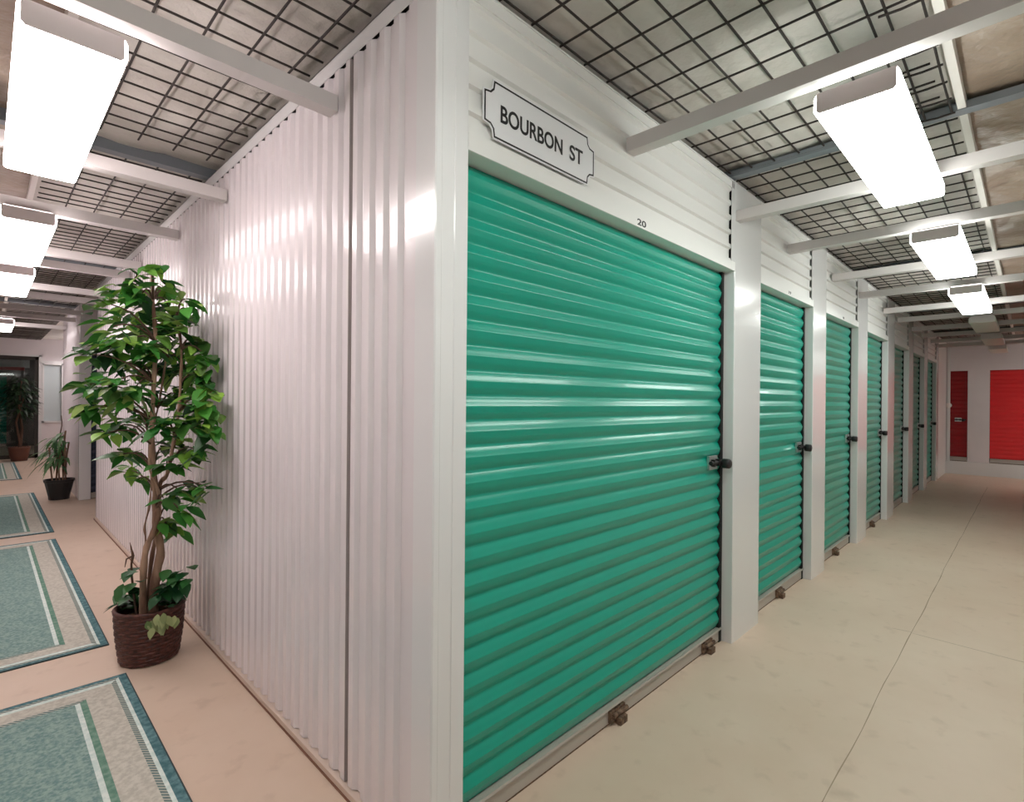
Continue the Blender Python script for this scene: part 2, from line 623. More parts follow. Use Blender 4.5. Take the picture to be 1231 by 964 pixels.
# ------------------------------------------------------------------ right wall: pilasters and headers
PIL = [(2.19, 2.487), (3.303, 3.565), (4.40, 4.695), (5.50, 5.805), (6.60, 6.88), (7.70, 7.95), (8.80, 9.02)]
OPEN = [(.7425, 2.19)] + [(PIL[i][1], PIL[i + 1][0]) for i in range(6)]
tn = 11
for x0, x1 in PIL:
    g = MB()
    # folded sheet post: face, two returns, and a thin lip that laps over the end of the header panel
    g.prism([(x0, AY + .002), (x0 + .003, AY - .001), (x1 - .003, AY - .001), (x1, AY + .002), (x1, .985), (x1 - .01, .985), (x1 - .01, AY + .012), (x0 + .01, AY + .012), (x0 + .01, .985), (x0, .985)], 'z', 0, WH)
    g.box(x0 - .036, x0 + .002, AY - .001, AY + .0006, DH + .036, WH - .03)
    struct(g.build('trim_%d' % tn, M['post']))
    tn += 1

def header(x0, x1, z0=DH, z1=WH):
    g = MB()
    dep, pitch, first = .011, .0592, 1.6135
    prof = [(z1, .0), (z1 - .03, 0), (z1 - .0302, .004)]
    z = first + pitch * 4
    while z > z0 + .055:
        for u, d in ((.5, .002), (.37, .002), (.29, dep), (-.29, dep), (-.37, .002)):
            prof.append((z + u * pitch, d))
        z -= pitch
    prof += [(z0 + .037, .002), (z0 + .0368, -.001), (z0 + .001, -.001), (z0, .001), (z0, .085), (z0 + .02, .085)]
    g.grid([[(x0, AY + d, zz) for zz, d in prof], [(x1, AY + d, zz) for zz, d in prof]])
    g.box(x0, x1, AY + .05, AY + .06, z0 + .03, z1)
    return g

for i, (x0, x1) in enumerate(OPEN):
    struct(header(x0 + (.0 if i else -.002), x1 - .0345).build('wall_right', M['header']))
    g = MB(); g.box(x1 - .033, x1 + .004, AY + .016, AY + .022, DH + .02, WH - .004)  # dark strip stands in for shade in the slots behind the post lip
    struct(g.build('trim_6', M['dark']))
    g = MB(); g.box(x1 - .036, x1 + .001, AY - .0012, AY + .06, DH, DH + .0365)
    struct(g.build('trim_6', M['header']))
# plain end of the right wall after the last pilaster
g = MB(); g.box(9.02, FX, AY, AY + .05, 0, WH)
struct(g.build('wall_right', M['header']))
g = MB(); g.box(.70, FX, AY - .003, AY + .05, WH - .003, WH + .001)
struct(g.build('trim_%d' % tn, M['post'])); tn += 1
# a dim liner behind the shutters closes the units
g = MB(); g.box(BX + .06, FX, 1.03, 1.05, 0, CZ)
struct(g.build('wall_unit_back', M['lobby']))


# ------------------------------------------------------------------ roller shutters
def curtain(w, h, pitch=.0592, bulge=.0115):
    """ribbed sheet, front towards -Y; hung from z=h down to 0.058"""
    g = MB()
    prof = []
    n = 9
    z = h
    while z > .066:
        for t in (0, .08, .17, .27, .36, .405, .44, .475, .53, .63, .73, .83, .92):
            zz = z - t * pitch
            if zz < .066:
                break
            d = -bulge * math.sin(PI * t) ** .95 - .0016 * math.exp(-((t - .44) / .045) ** 2)
            prof.append((zz, d))
        z -= pitch
    prof.append((.062, .0))
    g.grid([[(x, d, zz) for zz, d in prof] for x in (0, w)], smooth=True)
    return g

def shutter(loc, w, h, m, label, group, rz=0, latch=True, lz=.757, clips=(), name='roller_shutter', guide=True):
    t = thing(name, loc, label, 'roll-up door', group, rz)
    curtain(w, h - .002).build('curtain', m, t)
    g = MB()
    g.prism([(-.004, .060), (-.018, .060), (-.020, .054), (-.012, .050), (-.012, .007), (0, .007), (0, .060)], 'x', .004, w - .004)
    bb = g.build('bottom_bar', M['bar'], t)
    g = MB()
    g.box(.004, w - .004, -.010, -.002, 0, .007)
    g.build('rubber_seal', M['rust'], bb)
    if guide:
        for q, x0 in enumerate((0.0, w - .022)):
            g = MB()
            g.box(x0, x0 + .022, -.001 if q == 0 else -.014, .012, 0, h - .001)
            g.build('guide_track', M['dark'], t)
    if latch:
        lx = w - .13
        p = MB()
        p.box(lx - .01, lx + .066, -.020, -.008, lz - .028, lz + .028)
        lt = p.build('latch', M['steel'], t, bevel=.002)
        q = MB()
        q.tube([(lx - .012, -.026, lz), (lx + .118, -.026, lz)], .0085, 8)
        q.box(lx + .006, lx + .016, -.034, -.018, lz - .014, lz + .014)
        q.box(lx + .046, lx + .056, -.034, -.018, lz - .014, lz + .014)
        q.build('slide_bolt', M['black'], lt)
        q = MB()
        q.lathe([(.0, -.024), (.016, -.024), (.020, -.018), (.020, .018), (.016, .024), (.0, .024)], 0, 0, 14)
        for v in q.v:
            x, y, z = v
            v.x, v.y, v.z = lx + .086 + x, -.048 + z * .7, lz - .006 + y
        q.build('lock_knob', M['black'], lt)
    for cx in clips:
        g = MB()
        g.box(cx - .040, cx + .040, -.022, -.012, .010, .046)
        g.box(cx - .012, cx + .026, -.040, -.020, .0, .022)
        g.tube([(cx - .034, -.026, .033), (cx + .044, -.026, .033)], .007, 8)
        g.build('floor_clip', M['rust'], t)
    return t

GG = 'green roller shutters along the right wall'
x0, x1 = OPEN[0]
shutter((x0 + .003, DY, 0), x1 - x0 - .006, DH, M['green'], 'wide green roller shutter below the street name sign, first beside the corner post', GG, clips=(.655, 1.30))
names = ['narrow green roller shutter just past the first white pilaster, second in the row', 'narrow green roller shutter between the second and third white pilasters',
         'narrow green roller shutter between the third and fourth white pilasters', 'dim green roller shutter between the fourth and fifth white pilasters',
         'dark green roller shutter between the fifth and sixth white pilasters', 'darkest green roller shutter, last in the row before the plain end wall']
for i in range(1, 7):
    x0, x1 = OPEN[i]
    shutter((x0 + .003, DY, 0), x1 - x0 - .006, DH, M['green'], names[i - 1], GG, clips=(.40,) if i < 4 else ())

# navy shutter in the side passage
shutter((.75, B2Y + .04, 0), .79, DH, M['navy'], 'dark navy roller shutter glimpsed in the side passage behind the tall ficus', None, latch=False)

# ------------------------------------------------------------------ far wall with red shutters
g = MB()
CB = .185
g.box(FX, FX + .05, .40, .635, CB, 1.49)
g.box(FX, FX + .05, -1.15, .84 + .04, 1.49, WH + .05)
g.box(FX, FX + .05, .835, .88, CB, 1.49)
g.box(FX, FX + .05, -4.1, -1.15, CB, WH + .05)
struct(g.build('wall_far', M['wall']))
g = MB(); g.box(FX - .03, FX + .3, -4.1, AY, 0, CB)
struct(g.build('baseboard_far', M['post']))
g = MB(); g.box(FX - .016, FX, .825, .86, CB, WH - .05)
struct(g.build('trim_%d' % tn, M['post'])); tn += 1
shutter((FX + .035, .830, CB), .193, 1.49 - CB, M['dark_red'], 'narrow dark red roller shutter in the far corner beyond the green row', 'red roller shutters on the far wall', rz=-PI / 2, lz=.60, guide=False)
shutter((FX + .035, .398, CB), 1.54, 1.49 - CB, M['red'], 'wide bright red roller shutter on the far wall behind the last lamps', 'red roller shutters on the far wall', rz=-PI / 2, latch=False, guide=False)
g = MB()
g.lathe([(0, -.02), (.028, -.02), (.036, -.012), (.036, .0)], seg=18)
for v in g.v:
    x, y, z = v
    v.x, v.y, v.z = z, x, y
o = g.build('wall_fitting', M['rope'], origin=(0, 0, 0))
o.location = Vector((FX - .016, .842, .99)) * S
tag(o, 'small round white fitting on the corner trim beside the narrow red shutter', 'wall fitting')

# ------------------------------------------------------------------ near-side walls behind and beside the viewer
g = MB()
pr = rib_profile(EY - NY, .0615, .012)
g.grid([[(NX - d, NY + t, 0) for t, d in pr], [(NX - d, NY + t, CZ + .02) for t, d in pr]])
struct(g.build('wall_near_left', M['wall']))
g = MB()
pr = rib_profile(8.6 - NX, .0615, .012)
g.grid([[(NX + t, NY - d, 0) for t, d in pr], [(NX + t, NY - d, CZ + .02) for t, d in pr]])
struct(g.build('wall_near_right', M['wall']))
g = MB(); g.box(8.55, 8.6, -4.1, NY, 0, CZ + .02)
struct(g.build('wall_cross_side', M['wall']))
g = MB(); g.box(8.5, FX + .1, -4.15, -4.1, 0, CZ + .02)
struct(g.build('wall_cross_end', M['wall']))

# ------------------------------------------------------------------ end of the left corridor: glass doors, panel, lobby
g = MB()
GX1, GZ = .64, 1.66
g.box(NX - .05, 3.05, EY, EY + .08, GZ, CZ + .05)
g.box(GX1, .70, EY, EY + .08, 0, GZ)
g.box(.70, .93, EY, EY + .08, 0, .60)
g.box(.70, .93, EY, EY + .08, 1.54, GZ)
g.box(.93, 3.05, EY, EY + .08, 0, GZ)
struct(g.build('wall_end', M['wall']))
g = MB()
g.box(.70, .93, EY + .03, EY + .045, .60, 1.54)
w1 = struct(g.build('window_1', M['frost']))
g = MB()
for q in ((.68, .705, .575, 1.56), (.925, .95, .575, 1.56), (.68, .95, .575, .605), (.665, .965, 1.535, 1.60)):
    g.box(q[0], q[1], EY - .02, EY + .03, q[2], q[3])
g.build('window_frame', M['post'], w1)
g = MB()
g.box(NX, GX1, EY + .03, EY + .038, .03, GZ - .04)
d1 = struct(g.build('door_1', M['glass']))
g = MB()
for xx in (GX1 - .045, .08, .03, -.50):
    g.box(xx, xx + .04, EY + .01, EY + .06, 0, GZ)
g.box(NX, GX1, EY + .01, EY + .06, GZ - .05, GZ)
g.box(NX, GX1, EY + .01, EY + .06, 0, .06)
g.build('door_frame', M['alu'], d1)
g = MB()
g.box(GX1, GX1 + .04, EY - .015, EY + .01, 0, GZ + .03)
g.box(NX, GX1 + .04, EY - .015, EY + .01, GZ, GZ + .03)
struct(g.build('trim_%d' % tn, M['post'])); tn += 1
# lobby behind the glass
g = MB()
LY = 14.6
g.box(NX - .1, 1.6, LY, LY + .05, 0, CZ)
g.box(1.6, 1.65, EY + .08, LY, 0, CZ)
g.box(NX - .1, NX - .05, EY + .08, LY, 0, CZ)
struct(g.build('wall_lobby', M['lobby']))
g = MB(); g.box(NX - .1, 1.65, EY + .08, LY, 1.95, 2.0)
struct(g.build('ceiling_lobby', M['lobby']))
g = MB(); g.box(-.6, .62, 13.6, 13.75, 1.55, 1.70)
struct(g.build('beam_9', M['post']))
o = MB().box(.16, .55, 13.58, 13.6, 1.50, 1.56).build('sign_board', M['redband'], origin=(.3, 13.58, 1.5))
tag(o, 'thin red sign strip seen through the glass doors', 'sign')
shutter((-.62, LY - .03, 0), .95, 1.40, M['green'], 'dark green roller shutter seen through the glass doors', None, latch=False, guide=False)

# ------------------------------------------------------------------ ceiling struts
def strut(p0, p1, label, group, cat='strut'):
    """C channel, open side up, with folded lips; p0 is the end on the unit wall"""
    t = Vector((p0[0], p0[1], 1.756))
    d = Vector((p1[0] - p0[0], p1[1] - p0[1], 0))
    L = d.length
    g = MB()
    w, h, k = .0215, .042, .004
    prof = [(-w, 0), (w, 0), (w, h), (w - .010, h), (w - .010, h - k), (w - k, h - k), (w - k, k), (-w + k, k), (-w + k, h - k), (-w + .010, h - k), (-w + .010, h), (-w, h)]
    g.prism(prof, 'x', 0, L)
    o = g.build('ceiling_strut', M['strut'])
    o.location = t * S
    o.rotation_euler.z = math.atan2(d.y, d.x)
    tag(o, label, cat, group)
    return o

GR, GL = 'struts across the right corridor', 'struts across the left corridor'
RX = [1.385, 2.215, 2.86, 3.70, 4.42, 5.30, 5.95, 6.75, 7.45, 8.2, 8.9]
rl = ['white strut holding the near end of the big lamp over the shutter corridor', 'white strut holding the far end of the big lamp over the shutter corridor',
      'white strut holding the near end of the second lamp over the shutter corridor', 'white strut holding the far end of the second lamp over the shutter corridor',
      'white strut at the near end of the third lit lamp over the shutter corridor', 'white strut at the far end of the third lit lamp over the shutter corridor',
      'white strut at the near end of the first unlit lamp', 'white strut at the far end of the first unlit lamp',
      'dim white strut at the near end of the second unlit lamp', 'dim white strut at the far end of the second unlit lamp', 'last dim strut before the red shutters']
for x, l_ in zip(RX, rl):
    strut((x, AY - .002), (x, NY + .004), l_, GR)
LYs = [1.318, 2.205, 2.90, 3.74, 4.08, 4.96, 5.40, 6.25, 6.85, 7.7]
ll = ['pinkish white strut holding the near end of the big lamp over the mats', 'white strut holding the far end of the big lamp over the mats',
      'white strut holding the near end of the second lamp over the mats', 'white strut holding the far end of the second lamp over the mats',
      'white strut holding the near end of the third lamp over the mats', 'white strut holding the far end of the third lamp over the mats',
      'dim strut crossing where the corrugated wall ends', 'dim strut across the mouth of the side passage',
      'dim strut at the near end of the farthest lamp over the mats', 'dim strut at the far end of the farthest lamp over the mats']
for y, l_ in zip(LYs, ll):
    strut((BX - .006, y), (NX + .004, y), l_, GL)

# ------------------------------------------------------------------ ceiling lights (wrap-around fluorescent fixtures)
def make_light(L, lit, along):
    """modelled along +X, centred in Y, underside of housing at z 0 .. hung at the origin's top"""
    t = bpy.data.objects.new('ceiling_light', None)
    COL.objects.link(t)
    w = .084
    g = MB()
    g.prism([(-w * .86, -.006), (w * .86, -.006), (w * .92, -.020), (-w * .92, -.020)], 'x', .035, L - .035)
    for xx in (.06, L - .08):
        g.box(xx, xx + .02, -.02, .02, -.006, 0)
    g.build('housing', M['house'], t)
    d = MB()
    prof = [(-w * .95, -.0205), (-w, -.030), (-w, -.060), (-w * .97, -.065), (-w * .9, -.067), (0, -.068), (w * .9, -.067), (w * .97, -.065), (w, -.060), (w, -.030), (w * .95, -.0205)]
    d.prism(prof, 'x', .003, L - .003)
    d.build('diffuser', lit, t)
    for x0 in (0.0, L - .0065):
        e = MB()
        e.prism([(-w * .93, -.018), (w * .93, -.018), (w * .93, -.060), (w * .86, -.066), (-w * .86, -.066), (-w * .93, -.060)], 'x', x0, x0 + .0062)
        e.build('end_cap', M['house'], t)
    return t

GF = 'ceiling lights over the right corridor'
fr = [(1.392, .835, 1, 'big bright fluorescent lamp over the corridor right of the street sign'), (2.80, .90, 1, 'second bright fluorescent lamp over the shutter corridor, behind the big one'),
      (4.28, 1.0, 1, 'third and smallest lit lamp over the shutter corridor'), (5.85, .85, 0, 'first unlit lamp over the dim end of the shutter corridor'),
      (7.35, .85, 0, 'second unlit lamp over the dim end of the shutter corridor'), (8.75, .7, 0, 'last unlit lamp just before the red shutters')]
for x, L, on, l_ in fr:
    t = make_light(L, M['lamp_right'] if on else M['lamp_off'], 'x')
    t.location = Vector((x, .288, 1.7555)) * S
    tag(t, l_, 'ceiling light', GF)
GF = 'ceiling lights over the left corridor'
fl_ = [(1.325, .87, 'big bright fluorescent lamp hanging over the nearest mat'), (2.80, .93, 'second bright fluorescent lamp over the mat corridor'),
       (4.05, .90, 'third bright lamp over the mat corridor, above the tall ficus top'), (6.9, .85, 'small farthest lit lamp over the mat corridor')]
for y, L, l_ in fl_:
    t = make_light(L, M['lamp_left'], 'y')
    t.location = Vector((.122, y, 1.7555)) * S
    t.rotation_euler.z = PI / 2
    tag(t, l_, 'ceiling light', GF)
# lamp around the corner that lights the red shutters (out of the picture)
# added unseen lamps for brightness: second cross-passage one, over corner, in alcove, in lobby
for (x, y, L, rz, m_, l_) in ((9.15, -.66, 1.2, -PI / 2, 'lamp_right', 'lamp in the cross passage lighting the red shutters'),
                              (-.12, .288, .84, 0, 'lamp_right', 'unseen lamp added over the corner in front of the street sign'),
                              (9.1, -2.2, 1.2, -PI / 2, 'lamp_right', 'second, added unseen lamp in the cross passage beside the red shutters'),
                              (1.12, 10.55, .84, PI / 2, 'lamp_left', 'unseen lamp added in the alcove beside the glass doors'),
                              (1.12, 8.6, .84, PI / 2, 'lamp_left', 'second unseen lamp added in the alcove beside the glass doors'),
                              (1.0, 13.0, .5, 0, 'lamp_left', 'unseen lamp added in the lobby behind the glass doors')):
    t = make_light(L, M[m_], 'x')
    t.location = Vector((x, y, 1.7555)) * S
    t.rotation_euler.z = rz
    tag(t, l_, 'ceiling light')

# ------------------------------------------------------------------ street sign and unit numbers
def text_mesh(name, body, size, m, parent=None, sx=1.0, depth=.001, bold=0.0, target_w=None, target_h=None):
    cu = bpy.data.curves.new(name, 'FONT')
    cu.body = body
    cu.align_x = 'LEFT'
    cu.size = 1
    cu.extrude = .004
    cu.offset = bold
    to = bpy.data.objects.new(name, cu)
    COL.objects.link(to)
    bpy.context.view_layer.update()
    me = bpy.data.meshes.new_from_object(to.evaluated_get(bpy.context.evaluated_depsgraph_get()))
    bpy.data.objects.remove(to)
    xs = [v.co.x for v in me.vertices]
    ys = [v.co.y for v in me.vertices]
    x0, y0 = min(xs), min(ys)
    kx, ky = target_w / (max(xs) - x0), target_h / (max(ys) - y0)
    for v in me.vertices:
        x, y, z = v.co
        v.co = Vector(((x - x0) * kx, -(z + .004) * depth / .008, (y - y0) * ky)) * S     # upright, facing -Y
    me.materials.clear()
    me.materials.append(m)
    me.flip_normals() if hasattr(me, 'flip_normals') else None
    ob = bpy.data.objects.new(name, me)
    COL.objects.link(ob)
    if parent:
        ob.parent = parent
    return ob

sx0, sx1, sz0, sz1 = .7835, 1.1965, 1.5995, 1.7285
SYN = AY - .0016
sg = thing('street_sign', (sx0, SYN, sz0), 'white notched street name sign reading BOURBON ST above the wide green shutter', 'sign')
def notched(w, h, n, inset=0.0):
    pts = []
    steps = 5
    def arc(cx, cy, a0, a1, r):
        return [(cx + r * math.cos(a0 + (a1 - a0) * i / steps), cy + r * math.sin(a0 + (a1 - a0) * i / steps)) for i in range(steps + 1)]
    i = inset
    r = n + i * .6
    # corners cut by small concave steps
    def corner(cx, cy, sx, sy):
        # from the vertical edge to the horizontal edge
        return [(cx + sx * i, cy + sy * n), (cx + sx * (n * .62 + i * .5), cy + sy * (n * .9)), (cx + sx * (n * .9), cy + sy * (n * .62 + i * .5)), (cx + sx * n, cy + sy * i)]
    c1 = corner(0, 0, 1, 1)
    c2 = corner(w, 0, -1, 1)
    c3 = corner(w, h, -1, -1)
    c4 = corner(0, h, 1, -1)
    return c1 + list(reversed(c2)) + c3 + list(reversed(c4))
W_, H_ = sx1 - sx0, sz1 - sz0
g = MB()
g.prism([(x - .0035, z - .0035) for x, z in notched(W_ + .007, H_ + .007, .031)], 'y', -.0014, .0)
g.build('plate', M['sign'], sg)
g = MB()
A_ = notched(W_, H_, .030, 0.0)
k = len(A_)
B_ = []
for i in range(k):
    p, q, r = Vector(A_[i - 1]), Vector(A_[i]), Vector(A_[(i + 1) % k])
    n1 = Vector((-(q - p).y, (q - p).x)).normalized()
    n2 = Vector((-(r - q).y, (r - q).x)).normalized()
    m_ = (n1 + n2).normalized()
    B_.append(q + m_ * (.0044 / max(.4, m_.dot(n1))))
for i in range(k):
    j = (i + 1) % k
    g.face([(A_[i][0], -.0018, A_[i][1]), (A_[j][0], -.0018, A_[j][1]), (B_[j][0], -.0018, B_[j][1]), (B_[i][0], -.0018, B_[i][1])])
g.build('border', M['ink'], sg)
# lettering: two words with the measured widths
for word, xa, xb in (('BOURBON', .8345, 1.0585), ('ST', 1.0885, 1.1450)):
    t = text_mesh('lettering', word, 1, M['ink'], sg, target_w=xb - xa, target_h=.0405, depth=.0008, bold=.016)
    t.location = Vector((xa - sx0, -.0016, 1.6415 - sz0)) * S

def number(body, x, z, w, h, label):
    t = text_mesh('unit_number', body, 1, M['ink'], None, target_w=w, target_h=h, depth=.0006, bold=.02)
    t.location = Vector((x, AY - .0012, z)) * S
    tag(t, label, 'number')
number('20', 1.430, 1.5535, .052, .020, 'small black number 20 above the wide green shutter')
number('19', 2.87, 1.556, .036, .015, 'tiny black number above the second green shutter')
number('18', 3.95, 1.556, .036, .015, 'tiny black number above the third green shutter')

# ------------------------------------------------------------------ mats
def floor_mat_object(y0, y1, label, x0=-.40, x1=.366):
    t = thing('floor_mat', (x0, y0, 0), label, 'floor mat', 'teal bordered mats along the left corridor')
    w, h = x1 - x0, y1 - y0
    TH = .005
    # bands measured in from the long edges, and in from the short edges
    bx = [(0, 'mat_edge'), (.022, 'mat_line'), (.032, 'mat_dots'), (.046, 'mat_beige'), (.122, 'mat_green'), (.139, 'mat_line'), (.152, 'mat_field')]
    by = [(0, 'mat_edge'), (.017, 'mat_dots'), (.032, 'mat_line'), (.050, 'mat_beige'), (.112, 'mat_dots'), (.128, 'mat_field')]
    order = ['mat_edge', 'mat_line', 'mat_dots', 'mat_beige', 'mat_green', 'mat_field', 'mat_back']
    g = MB()
    g.box(0, w, 0, h, 0, TH - .0008, 6)
    # short edges carry their own stripes: mitred rings, drawn band by band
    for q in range(len(bx) - 1):
        a, c = bx[q][0], bx[q + 1][0]
        e0 = by[q][0] if q < len(by) else by[-1][0]
        e1 = by[q + 1][0] if q + 1 < len(by) else by[-1][0]
        m_ = order.index(bx[q][1])
        for (xa, xb) in ((a, c), (w - c, w - a)):
            lo = xa == a
            p = [(a, e0), (c, e1), (c, h - e1), (a, h - e0)] if lo else [(w - c, e1), (w - a, e0), (w - a, h - e0), (w - c, h - e1)]
            g.face([(x, y, TH) for x, y in p], m_)
        if q < len(by) - 1:
            m2 = order.index(by[q][1])
            g.face([(a, e0, TH), (w - a, e0, TH), (w - c, e1, TH), (c, e1, TH)], m2)
            g.face([(c, h - e1, TH), (w - c, h - e1, TH), (w - a, h - e0, TH), (a, h - e0, TH)], m2)
    a = bx[-1][0]; e = by[-1][0]
    g.face([(a, e, TH), (w - a, e, TH), (w - a, h - e, TH), (a, h - e, TH)], order.index('mat_field'))
    g.build('pile', [M[k] for k in order], t)
    e = MB()
    for q in ((-.004, 0, -.004, h + .004), (w, w + .004, -.004, h + .004), (0, w, -.004, 0), (0, w, h, h + .004)):
        e.box(q[0], q[1], q[2], q[3], 0, TH * .8)
    e.build('edge_binding', M['mat_back'], t)
    return t
floor_mat_object(.12, 2.318, 'nearest teal and beige bordered mat on the floor before the ficus basket')
floor_mat_object(2.642, 4.865, 'second teal bordered mat, lying beside the ficus basket', x1=.360)
floor_mat_object(5.13, 7.36, 'third teal bordered mat, lying level with the small potted cane palm', x1=.372)
floor_mat_object(8.7, 11.0, 'farthest teal mat in front of the glass doors', x1=.335)

# ------------------------------------------------------------------ plants
def leaf(g, p, d, up, L, W, mat=0, droop=.25, fold=.25):
    """pointed oval leaf, folded along its midrib, tip bending down"""
    d = d.normalized()
    s = d.cross(up)
    if s.length < 1e-3:
        s = d.cross(Vector((1, 0, 0)))
    s.normalize()
    u = s.cross(d).normalized()
    st = ((0, .02), (.18, .62), (.42, 1.0), (.68, .74), (.88, .30), (1.0, 0.02))
    rows = []
    for t, k in st:
        c = p + d * (L * t) - Vector((0, 0, 1)) * (droop * L * t * t)
        hw = W * .5 * k
        rows.append([c - s * hw + u * hw * fold, c, c + s * hw + u * hw * fold])
    g.grid(rows, mat, smooth=True)

def curve_pts(a, c, bend, n=8):
    a, c, bend = Vector(a), Vector(c), Vector(bend)
    return [a.lerp(c, i / n) + bend * math.sin(PI * i / n) for i in range(n + 1)]

def px_dir(px, py):
    """direction of a measured sight line in the photograph, used only to survey the plant"""
    A, f, roll = math.radians(44.7), 629.0, .0085
    x0, y0 = px - 615.5, py - 482
    c, s_ = math.cos(-roll), math.sin(-roll)
    x, y = x0 * c - y0 * s_, x0 * s_ + y0 * c
    return Vector((math.cos(A) + x / f * math.sin(A), math.sin(A) - x / f * math.cos(A), -y / f))

PC = Vector((.458, 2.41, 0))
fi = thing('potted_ficus', PC, 'tall leafy ficus tree in a dark wicker basket against the white corrugated wall', 'potted plant')
# basket: woven rows of cane
g = MB()
rows = []
NR, NS = 15, 56
for i in range(NR * 3 + 1):
    t = i / (NR * 3)
    z = .004 + t * .196
    r0 = .094 + t * .019 + .003 * math.sin(t * PI)
    row = []
    for k in range(NS):
        ph = (k // 2 + i // 3) % 2
        r = r0 + .0026 * math.sin((i % 3) / 3 * PI) + (.0022 if ph else 0)
        row.append((r * math.cos(2 * PI * k / NS), r * math.sin(2 * PI * k / NS), z))
    rows.append(row)
inner = [[(.103 * math.cos(2 * PI * k / NS), .103 * math.sin(2 * PI * k / NS), z) for k in range(NS)] for z in (.2, .16)]
g.grid(rows + inner, smooth=False, closed=True)
g.face([(.094 * math.cos(-2 * PI * k / NS), .094 * math.sin(-2 * PI * k / NS), .004) for k in range(NS)])
bk = g.build('basket', M['wicker'], fi)
g = MB()
g.tube([(.111 * math.cos(2 * PI * k / 40), .111 * math.sin(2 * PI * k / 40), .2 + .003 * math.sin(k * PI)) for k in range(41)], .0075, 8, cap=False)
g.build('rim', M['wicker'], bk)
g = MB()
rows = []
for i in range(7):
    r = .002 + .100 * i / 6
    rows.append([(r * math.cos(2 * PI * k / 30), r * math.sin(2 * PI * k / 30), .176 + .012 * mnoise.noise(Vector((r * 40 * math.cos(k), r * 40 * math.sin(k), 1))) - .02 * (i / 6) ** 2) for k in range(30)])
g.grid(rows, smooth=True, closed=True)
g.build('soil', M['moss'], fi)

# trunks measured on the plane of the pot
def at(px, py, off=0.0):
    """point on the sight line, at the plant's distance (+ off along depth)"""
    d = px_dir(px, py)
    A = math.radians(44.7)
    depth = PC.x * math.cos(A) + PC.y * math.sin(A) + off
    return d * depth + Vector((0, 0, 1)) - PC

tr = MB()
main = [(184, 728, .0), (185, 711, 0), (189, 685, .01), (193, 665, .015), (191, 648, .01), (188, 632, 0), (187, 610, 0), (187, 591, 0), (184, 565, 0), (183, 535, 0), (183, 505, 0), (185, 460, -.01), (187, 410, 0), (184, 360, 0), (183, 328, 0)]
second = [(172, 734, -.03), (172, 699, -.03), (174, 669, -.03), (178, 653, -.02), (184, 641, -.025), (189, 620, -.015), (190, 600, .02), (193, 580, .02), (200, 572, .01), (204, 557, 0), (210, 525, 0), (215, 494, -.01), (217, 460, -.02), (218, 420, -.02), (212, 380, -.02)]
third = [(178, 730, .04), (180, 690, .03), (186, 650, .03), (192, 615, .015), (190, 590, -.02), (181, 565, -.02), (180, 530, .01), (190, 490, .03), (200, 430, .03)]
thin = [(170, 728, .02), (173, 690, .02), (175, 650, .01), (174, 632, .0), (180, 606, -.01), (182, 575, -.01)]
for path, r0, r1 in ((main, .0175, .005), (second, .0125, .004), (third, .008, .003), (thin, .0045, .003)):
    P = [at(*q) for q in path]
    P[0].z = .165
    Q = []
    for i in range(len(P) - 1):
        for k in range(4):
            t = k / 4
            a_, b_ = P[i], P[i + 1]
            pm, nx_ = P[max(i - 1, 0)], P[min(i + 2, len(P) - 1)]
            Q.append(0.5 * ((2 * a_) + (b_ - pm) * t + (2 * pm - 5 * a_ + 4 * b_ - nx_) * t * t + (3 * a_ - pm - 3 * b_ + nx_) * t ** 3))
    Q.append(P[-1])
    tr.tube(Q, [r0 + (r1 - r0) * i / (len(Q) - 1) + .0012 * math.sin(i * 1.3) for i in range(len(Q))], 9)
tr.build('trunk', M['bark'], fi)

clusters = [(183, 330, 14, 5), (160, 338, 14, 7), (195, 348, 14, 7), (146, 350, 12, 6), (170, 354, 14, 9), (208, 350, 12, 5), (134, 366, 12, 5), (152, 372, 14, 9), (184, 368, 16, 11), (206, 374, 14, 9), (224, 362, 10, 4),
            (160, 394, 16, 11), (190, 392, 16, 12), (214, 392, 14, 9), (228, 378, 10, 4), (136, 392, 12, 4), (150, 416, 16, 11), (180, 418, 16, 13), (206, 418, 16, 12), (232, 415, 14, 9), (248, 430, 12, 8), (124, 418, 10, 5),
            (108, 426, 10, 5), (140, 436, 14, 8), (165, 440, 16, 11), (195, 445, 16, 13), (222, 442, 16, 12), (245, 455, 14, 10), (256, 472, 11, 8), (134, 462, 12, 7), (108, 462, 10, 6), (122, 468, 10, 6), (160, 470, 15, 10),
            (188, 478, 15, 10), (215, 475, 16, 12), (240, 486, 14, 10), (255, 496, 9, 5), (145, 488, 11, 6), (120, 490, 9, 6), (106, 490, 7, 3), (168, 500, 13, 8), (196, 508, 14, 9), (222, 508, 15, 11), (242, 514, 12, 7),
            (142, 512, 10, 4), (130, 520, 9, 4), (160, 515, 10, 4), (215, 535, 14, 9), (235, 540, 10, 5), (148, 546, 9, 4), (160, 545, 9, 5), (195, 540, 11, 6), (155, 565, 9, 4), (165, 576, 7, 3), (218, 556, 10, 4), (200, 560, 8, 4),
            (238, 586, 10, 5), (218, 592, 9, 5), (252, 586, 6, 2), (205, 608, 10, 5), (216, 612, 8, 3), (200, 630, 9, 4), (210, 640, 7, 2), (196, 598, 8, 3)]
fo, tw = MB(), MB()
trunk_pts = [at(*q) for q in main[4:] + second[6:] + third[5:]]
r2 = random.Random(21)
wall_gap = BX - .03 - PC.x
